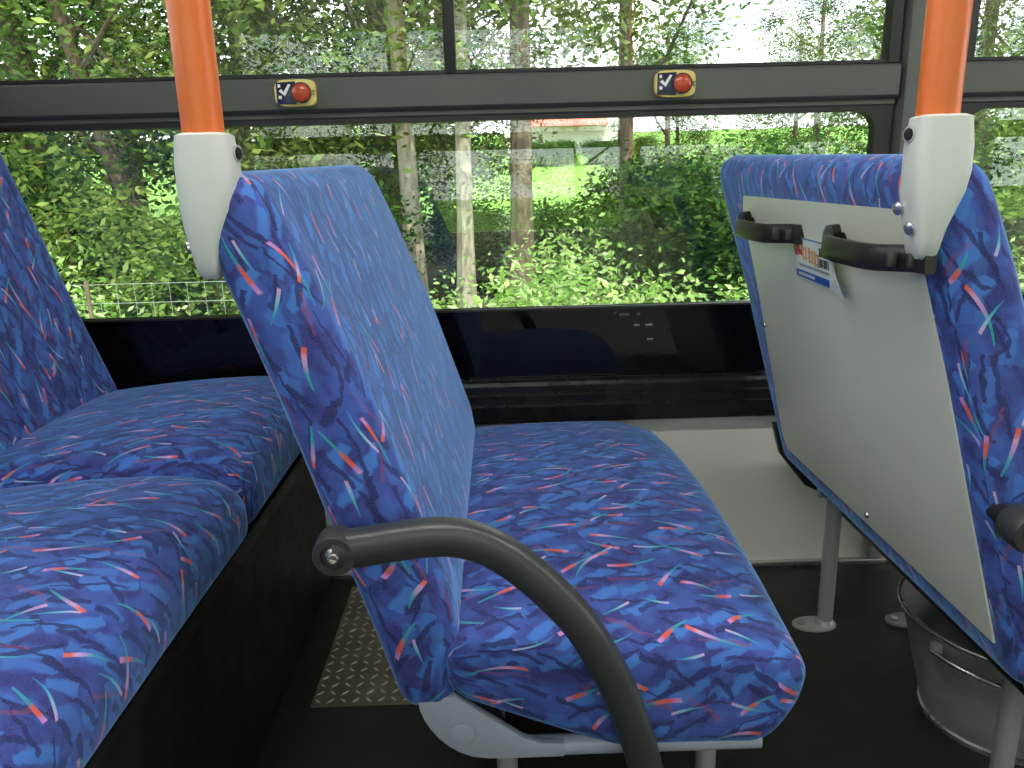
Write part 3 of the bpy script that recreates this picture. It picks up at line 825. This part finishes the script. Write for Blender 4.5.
def trunk_mb(h, r0, lean, seed, branches=6, fork=False):
    r = random.Random(seed); m = MB()
    path = []; rad = []
    for k in range(9):
        u = k / 8
        path.append((lean*u*h + .05*math.sin(3*u + seed)*r0*8, .04*math.sin(4*u + seed), h*u)); rad.append(r0 * (1.15 - .75*u) * (1.25 if k == 0 else 1))
    m.tube(path, rad, 9)
    for b in range(branches):
        u = .35 + .6 * b / max(1, branches); a = r.random()*2*PI; L = h*.22*(1.3 - u)*1.3
        p = Vector(path[min(8, int(u*8))]); d = Vector((math.cos(a), math.sin(a), .45 + .3*r.random()))
        m.tube([p, p + d*L*.5, p + d*L + Vector((0, 0, L*.2))], [r0*.42, r0*.25, r0*.08], 6)
    if fork:
        p = Vector(path[3]); m.tube([p, p + Vector((.35, .05, h*.2)), p + Vector((.6, 0, h*.55))], [r0*.8, r0*.6, r0*.3], 8)
    return m

def crown(h, w, lo, n, seed):
    r = random.Random(seed); cs = []
    for k in range(n):
        u = lo + (1 - lo)*r.random(); a = r.random()*2*PI
        rr = w * math.sqrt(r.random()) * (0.55 + .9*math.sin(PI*min(1, (u - lo)/(1 - lo)*.85 + .12)))
        cs.append((rr*math.cos(a), rr*math.sin(a), h*u, .7 + .7*r.random()))
    return cs

def build_tree(name, x, y, h, r0, lean, w, lo, nl, seed, bark, leaf, label, cat='tree', group=None, lsize=.075, fork=False):
    z = ground_z(x, y) - .05
    t = thing(name, (x, y, z), label, cat, group)
    tk = trunk_mb(h, r0, lean, seed, fork=fork)
    bmesh.ops.translate(tk.bm, verts=tk.bm.verts, vec=Vector((x, y, z)))
    tk.build('trunk', bark, t)
    cs = crown(h, w, lo, int(30 + h*5), seed)
    me = leaf_mesh('foliage', cs, int(nl * 1.7), lsize * .76, (.34, .34, .22), seed, droop=.2)
    link('foliage', me, leaf, t, (x, y, z), smooth=0)
    return t

FG = 'leafy roadside trees outside the windows'
FL = 'leafy green tree in the wood outside the bus window'
protos = []
protos.append(build_tree('leafy_tree', -3.2, 9.2, 8.5, .13, .02, 2.0, .12, 9000, 11, M['bark'], M['leaf'], FL, group=FG))
protos.append(build_tree('leafy_tree', -5.6, 10.4, 9.5, .17, -.03, 2.2, .16, 9000, 23, M['bark'], M['leaf_dark'], FL, group=FG))
protos.append(build_tree('leafy_tree', 6.7, 10.0, 7.0, .11, .03, 1.9, .10, 8000, 37, M['bark'], M['leaf'], FL, group=FG))
def place(pi, x, y, rot, sc):
    o = copy_tree(protos[pi]); o.location = (x, y, ground_z(x, y) - .05); o.rotation_euler = (0, 0, rot); o.scale = (sc, sc, sc)
    return o
# (x slope is x/y as seen from the bus; the gap round 0.03-0.15 looks out on the lawn, 0.23-0.48 on the sky)
spots = [(0, -1.6, 11.5, 1.2, 1.0), (1, -3.6, 13.0, 2.5, 1.1), (2, -6.5, 8.6, .7, 1.0), (0, -8.2, 12.0, 4.0, 1.15), (1, -1.9, 15.5, 5.0, 1.0), (1, 7.8, 13.5, 3.3, .8),
         (0, 8.2, 9.4, 1.7, .95), (2, 10.5, 10.6, 5.1, 1.1), (1, -10.5, 15.0, .4, 1.2), (0, 3.9, 17.5, 2.9, .42), (2, -5.0, 18.0, 3.9, 1.3), (1, 13.0, 13.0, 1.1, 1.1), (0, 12.0, 17.0, .2, 1.2), (1, -1.25, 17.5, 1.0, .7), (1, -5.2, 17, 2.2, .8), (1, 3.5, 16.5, 0.3, .42), (0, 4.9, 13.5, 4.3, .40), (1, 6.6, 17.0, 1.4, .5), (2, 6.2, 12.0, .9, .55), (1, -.95, 13.2, 3.0, .6), (1, -8.5, 19.0, 2.2, 1.3)]
for s_ in spots: place(*s_)
# two trunks that stand out
build_tree('pale_trunk_tree', -.40, 8.6, 8.5, .085, .012, 1.6, .27, 6000, 51, M['bark_pale'], M['leaf'], 'slim forked tree with pale trunk standing left of the brown trunk', fork=True)
build_tree('brown_trunk_tree', .24, 9.0, 9.0, .12, .0, 1.6, .31, 6000, 63, M['bark'], M['leaf'], 'straight brown trunk beside the lawn, right of the pale forked tree')
build_tree('grey_trunk_tree', -.98, 8.9, 9.0, .10, -.01, 1.6, .42, 5000, 71, M['bark_pale'], M['leaf_dark'], 'grey trunked tree seen just above the top of the nearer seat')
build_tree('tall_tree', 1.95, 12.6, 9.0, .12, .0, 1.15, .34, 7000, 77, M['bark'], M['leaf'], 'tall tree with high crown behind the lawn gap, right of the brown trunk')
build_tree('leaning_tree', -3.75, 8.8, 7.0, .09, -.22, 1.5, .30, 4000, 88, M['bark'], M['leaf'], 'leaning brown tree trunk behind the wire fence, left of the left orange pole')
# trees on the other side of the road (seen only in the glass)
for i, (x, y, sc) in enumerate(((-6, -13, 1.0), (-2.2, -15, .8), (1.8, -14, .75), (5.5, -13, 1.0), (9.5, -15, 1.1))):
    o = place(i % 3, x, y, i*1.3, sc)
    o['label'] = 'leafy tree across the road, mirrored in the bus windows'; o['group'] = 'trees across the road'
# shrubs along the verge
def build_shrub(x, y, h, w, n, seed, leaf, label, group):
    z = ground_z(x, y) - .03
    t = thing('shrub', (x, y, z), label, 'shrub', group)
    m = MB(); r = random.Random(seed)
    for k in range(5):
        a = r.random()*2*PI
        m.tube([(x, y, z), (x + .2*w*math.cos(a), y + .2*w*math.sin(a), z + h*.5), (x + .5*w*math.cos(a), y + .5*w*math.sin(a), z + h*.9)], [.02, .014, .005], 6)
    m.build('stem', M['bark'], t)
    cs = [(w*.7*r.uniform(-1, 1), w*.6*r.uniform(-1, 1), h*(.12 + .8*r.random()), .6 + .5*r.random()) for k in range(26)]
    link('foliage', leaf_mesh('foliage', cs, int(n * 1.7), .042, (.2, .2, .16), seed, droop=.1, zmin=.02), leaf, t, (x, y, z), smooth=0)
    return t
SG = 'shrubs under the trees along the verge'
SL = 'leafy green shrub growing under the trees outside the window'
sp = [build_shrub(-2.6, 7.2, 1.35, .85, 4200, 81, M['leaf'], SL, SG), build_shrub(1.75, 7.7, 1.35, .9, 4200, 92, M['leaf_dark'], SL, SG)]
for i, (k, x, y, sc) in enumerate([(0, -3.9, 7.3, 1.0), (1, -1.5, 7.9, .95), (1, -4.9, 8.0, 1.2), (0, -6.2, 7.0, 1.1), (1, .7, 9.6, .75), (1, 2.7, 8.1, 1.15), (0, 3.6, 7.4, 1.05), (1, 4.6, 8.4, 1.2), (0, 5.6, 7.2, 1.1), (0, 6.9, 7.6, 1.3), (1, 8.3, 8.0, 1.3), (1, -.35, 9.9, .75), (0, -7.6, 7.6, 1.2), (1, 1.9, 10.2, 1.1), (0, 3.4, 10.5, 1.1)]):
    o = copy_tree(sp[k]); o.location = (x, y, ground_z(x, y) - .03); o.rotation_euler = (0, 0, i*1.9); o.scale = (sc, sc, sc)
# weeds: countless leaves, one object
r_ = random.Random(5)
cs = []
for k in range(420):
    x = r_.uniform(-7.5, 9.0); y = r_.uniform(5.3, 7.2)
    hh = (.60 + .28*math.sin(x*1.3 + .6) + .18*math.sin(x*3.1)) * r_.uniform(.5, 1.05) + .12
    z = ground_z(x, y)
    for q in range(3): cs.append((x + r_.uniform(-.1, .1), y + r_.uniform(-.1, .1), z + hh*(q + .6)/3, .8 + .4*r_.random()))
me = leaf_mesh('roadside_weeds', [(c[0], c[1], c[2], c[3]) for c in cs], 52000, .033, (.14, .14, .10), 3, up=.3)
wd = link('roadside_weeds', me, M['weed'], None, (0, 0, 0), smooth=0)
tag(wd, 'bright green weeds growing thick along the roadside', 'weeds', kind='stuff')
# wire fence at the left
fn = thing('wire_fence', (-2.6, 5.3, ground_z(-2.6, 5.3)), 'low wire mesh fence among the weeds at the left', 'fence')
zf = ground_z(-2.6, 5.3)
m = MB()
for k in range(8): m.tube([(-4.4, 5.2, zf + .12 + k*.125), (-.95, 5.2, zf + .12 + k*.125)], .0016, 5)
for k in range(30): m.tube([(-4.35 + k*.115, 5.2, zf), (-4.35 + k*.115, 5.2, zf + 1.0)], .0012, 5)
m.build('mesh', M['wire'], fn)
for x in (-4.4, -2.7, -.95): MB().tube([(x, 5.2, zf - .1), (x, 5.2, zf + 1.02)], .014, 8).build('post', M['bark'], fn)
# house with the red roof beyond the lawn
hx, hy = 3.7, 44.0
hz = ground_z(hx, hy)
hs = thing('red_roofed_house', (hx, hy, hz - .3), 'pale house with a red roof beyond the lawn', 'house')
hb = .0
MB().box((hx - 3.2, hy, hz - .5), (hx + 3.4, hy + 6, 3.35)).build('wall', M['house_wall'], hs)
MB().prism([(hy - .8, 3.3), (hy + 3, 5.4), (hy + 6.8, 3.3)], 0, hx - 2.0, hx + 2.2).build('roof', M['red_roof'], hs)
for x in (-2, 0, 2):
    wn = MB().box((hx + x - .45, hy - .04, 1.4), (hx + x + .45, hy + .02, 2.5)).build('window', M['frit'], hs)
    MB().box((hx + x - .5, hy - .06, 1.32), (hx + x + .5, hy + .02, 1.4)).build('window_sill', M['white'], wn)
for i, (k, x, y, sc) in enumerate([(1, 1.9, 38.0, .76), (1, 3.3, 39.0, .74), (1, 4.5, 38.0, .76), (1, 5.7, 38.5, .76), (1, 7.0, 39.0, .8), (1, 2.6, 38.2, .74)]):
    o = copy_tree(sp[k]); o.location = (x, y, ground_z(x, y) - .03); o.rotation_euler = (0, 0, i*1.3); o.scale = (sc, sc, sc)
    o['label'] = 'round green bush growing in front of the red roofed house'; o['group'] = 'bushes by the house'
# white post by the house
o = MB().tube([(2.9, 18, ground_z(2.9, 18)), (2.9, 18, 4.0)], .05, 10).build('white_post', M['white'], None, (2.9, 18, ground_z(2.9, 18)))
tag(o, 'thin white post standing on the lawn edge', 'post')

# ------------------------------------------------------------------ light
wld = bpy.data.worlds.new('sky'); scene.world = wld; wld.use_nodes = True
nt = wld.node_tree; nt.nodes.clear()
out = nt.nodes.new('ShaderNodeOutputWorld'); bg = nt.nodes.new('ShaderNodeBackground')
sky = nt.nodes.new('ShaderNodeTexSky'); sky.sky_type = 'NISHITA'; sky.sun_disc = False; sky.sun_elevation = math.radians(58); sky.sun_rotation = math.radians(200); sky.air_density = 1.0; sky.dust_density = 1.5
tc = nt.nodes.new('ShaderNodeTexCoord')
nz = nt.nodes.new('ShaderNodeTexNoise'); nz.inputs['Scale'].default_value = 3.0; nz.inputs['Detail'].default_value = 5
mp = nt.nodes.new('ShaderNodeMapping'); mp.inputs['Scale'].default_value = (1, 1, 2.5)
nt.links.new(tc.outputs['Generated'], mp.inputs[0]); nt.links.new(mp.outputs[0], nz.inputs['Vector'])
cr = nt.nodes.new('ShaderNodeMapRange'); cr.interpolation_type = 'SMOOTHSTEP'
for k_, v_ in (('From Min', .30), ('From Max', .52)): cr.inputs[k_].default_value = v_
nt.links.new(nz.outputs['Fac'], cr.inputs['Value'])
sc_ = nt.nodes.new('ShaderNodeVectorMath'); sc_.operation = 'SCALE'; sc_.inputs['Scale'].default_value = 0.16
nt.links.new(sky.outputs[0], sc_.inputs[0])
mx = nt.nodes.new('ShaderNodeMix'); mx.data_type = 'RGBA'
mx.inputs['B'].default_value = (2.0, 2.03, 2.1, 1)
nt.links.new(cr.outputs[0], mx.inputs['Factor']); nt.links.new(sc_.outputs[0], mx.inputs['A'])
ro = [o for o in mx.outputs if o.type == 'RGBA'][0]
nt.links.new(ro, bg.inputs[0]); bg.inputs[1].default_value = 1.0
nt.links.new(bg.outputs[0], out.inputs[0])
sun = bpy.data.lights.new('sun', 'SUN'); sun.energy = 4.0; sun.angle = math.radians(0.6); sun.color = (1, .95, .85)
so_ = bpy.data.objects.new('sun', sun); COL.objects.link(so_)
dirv = Vector((-.25, .48, -.85)).normalized()       # travelling: from behind the camera side, high
so_.rotation_euler = dirv.to_track_quat('-Z', 'Y').to_euler()

scene.view_settings.view_transform = 'Standard'
scene.view_settings.look = 'None'
scene.view_settings.gamma = 1.0
scene.view_settings.use_curve_mapping = False
scene.view_settings.exposure = 1.0
cy = scene.cycles
cy.use_denoising = True
cy.max_bounces = 10; cy.diffuse_bounces = 5; cy.glossy_bounces = 4; cy.transparent_max_bounces = 16
cy.sample_clamp_indirect = 6.0
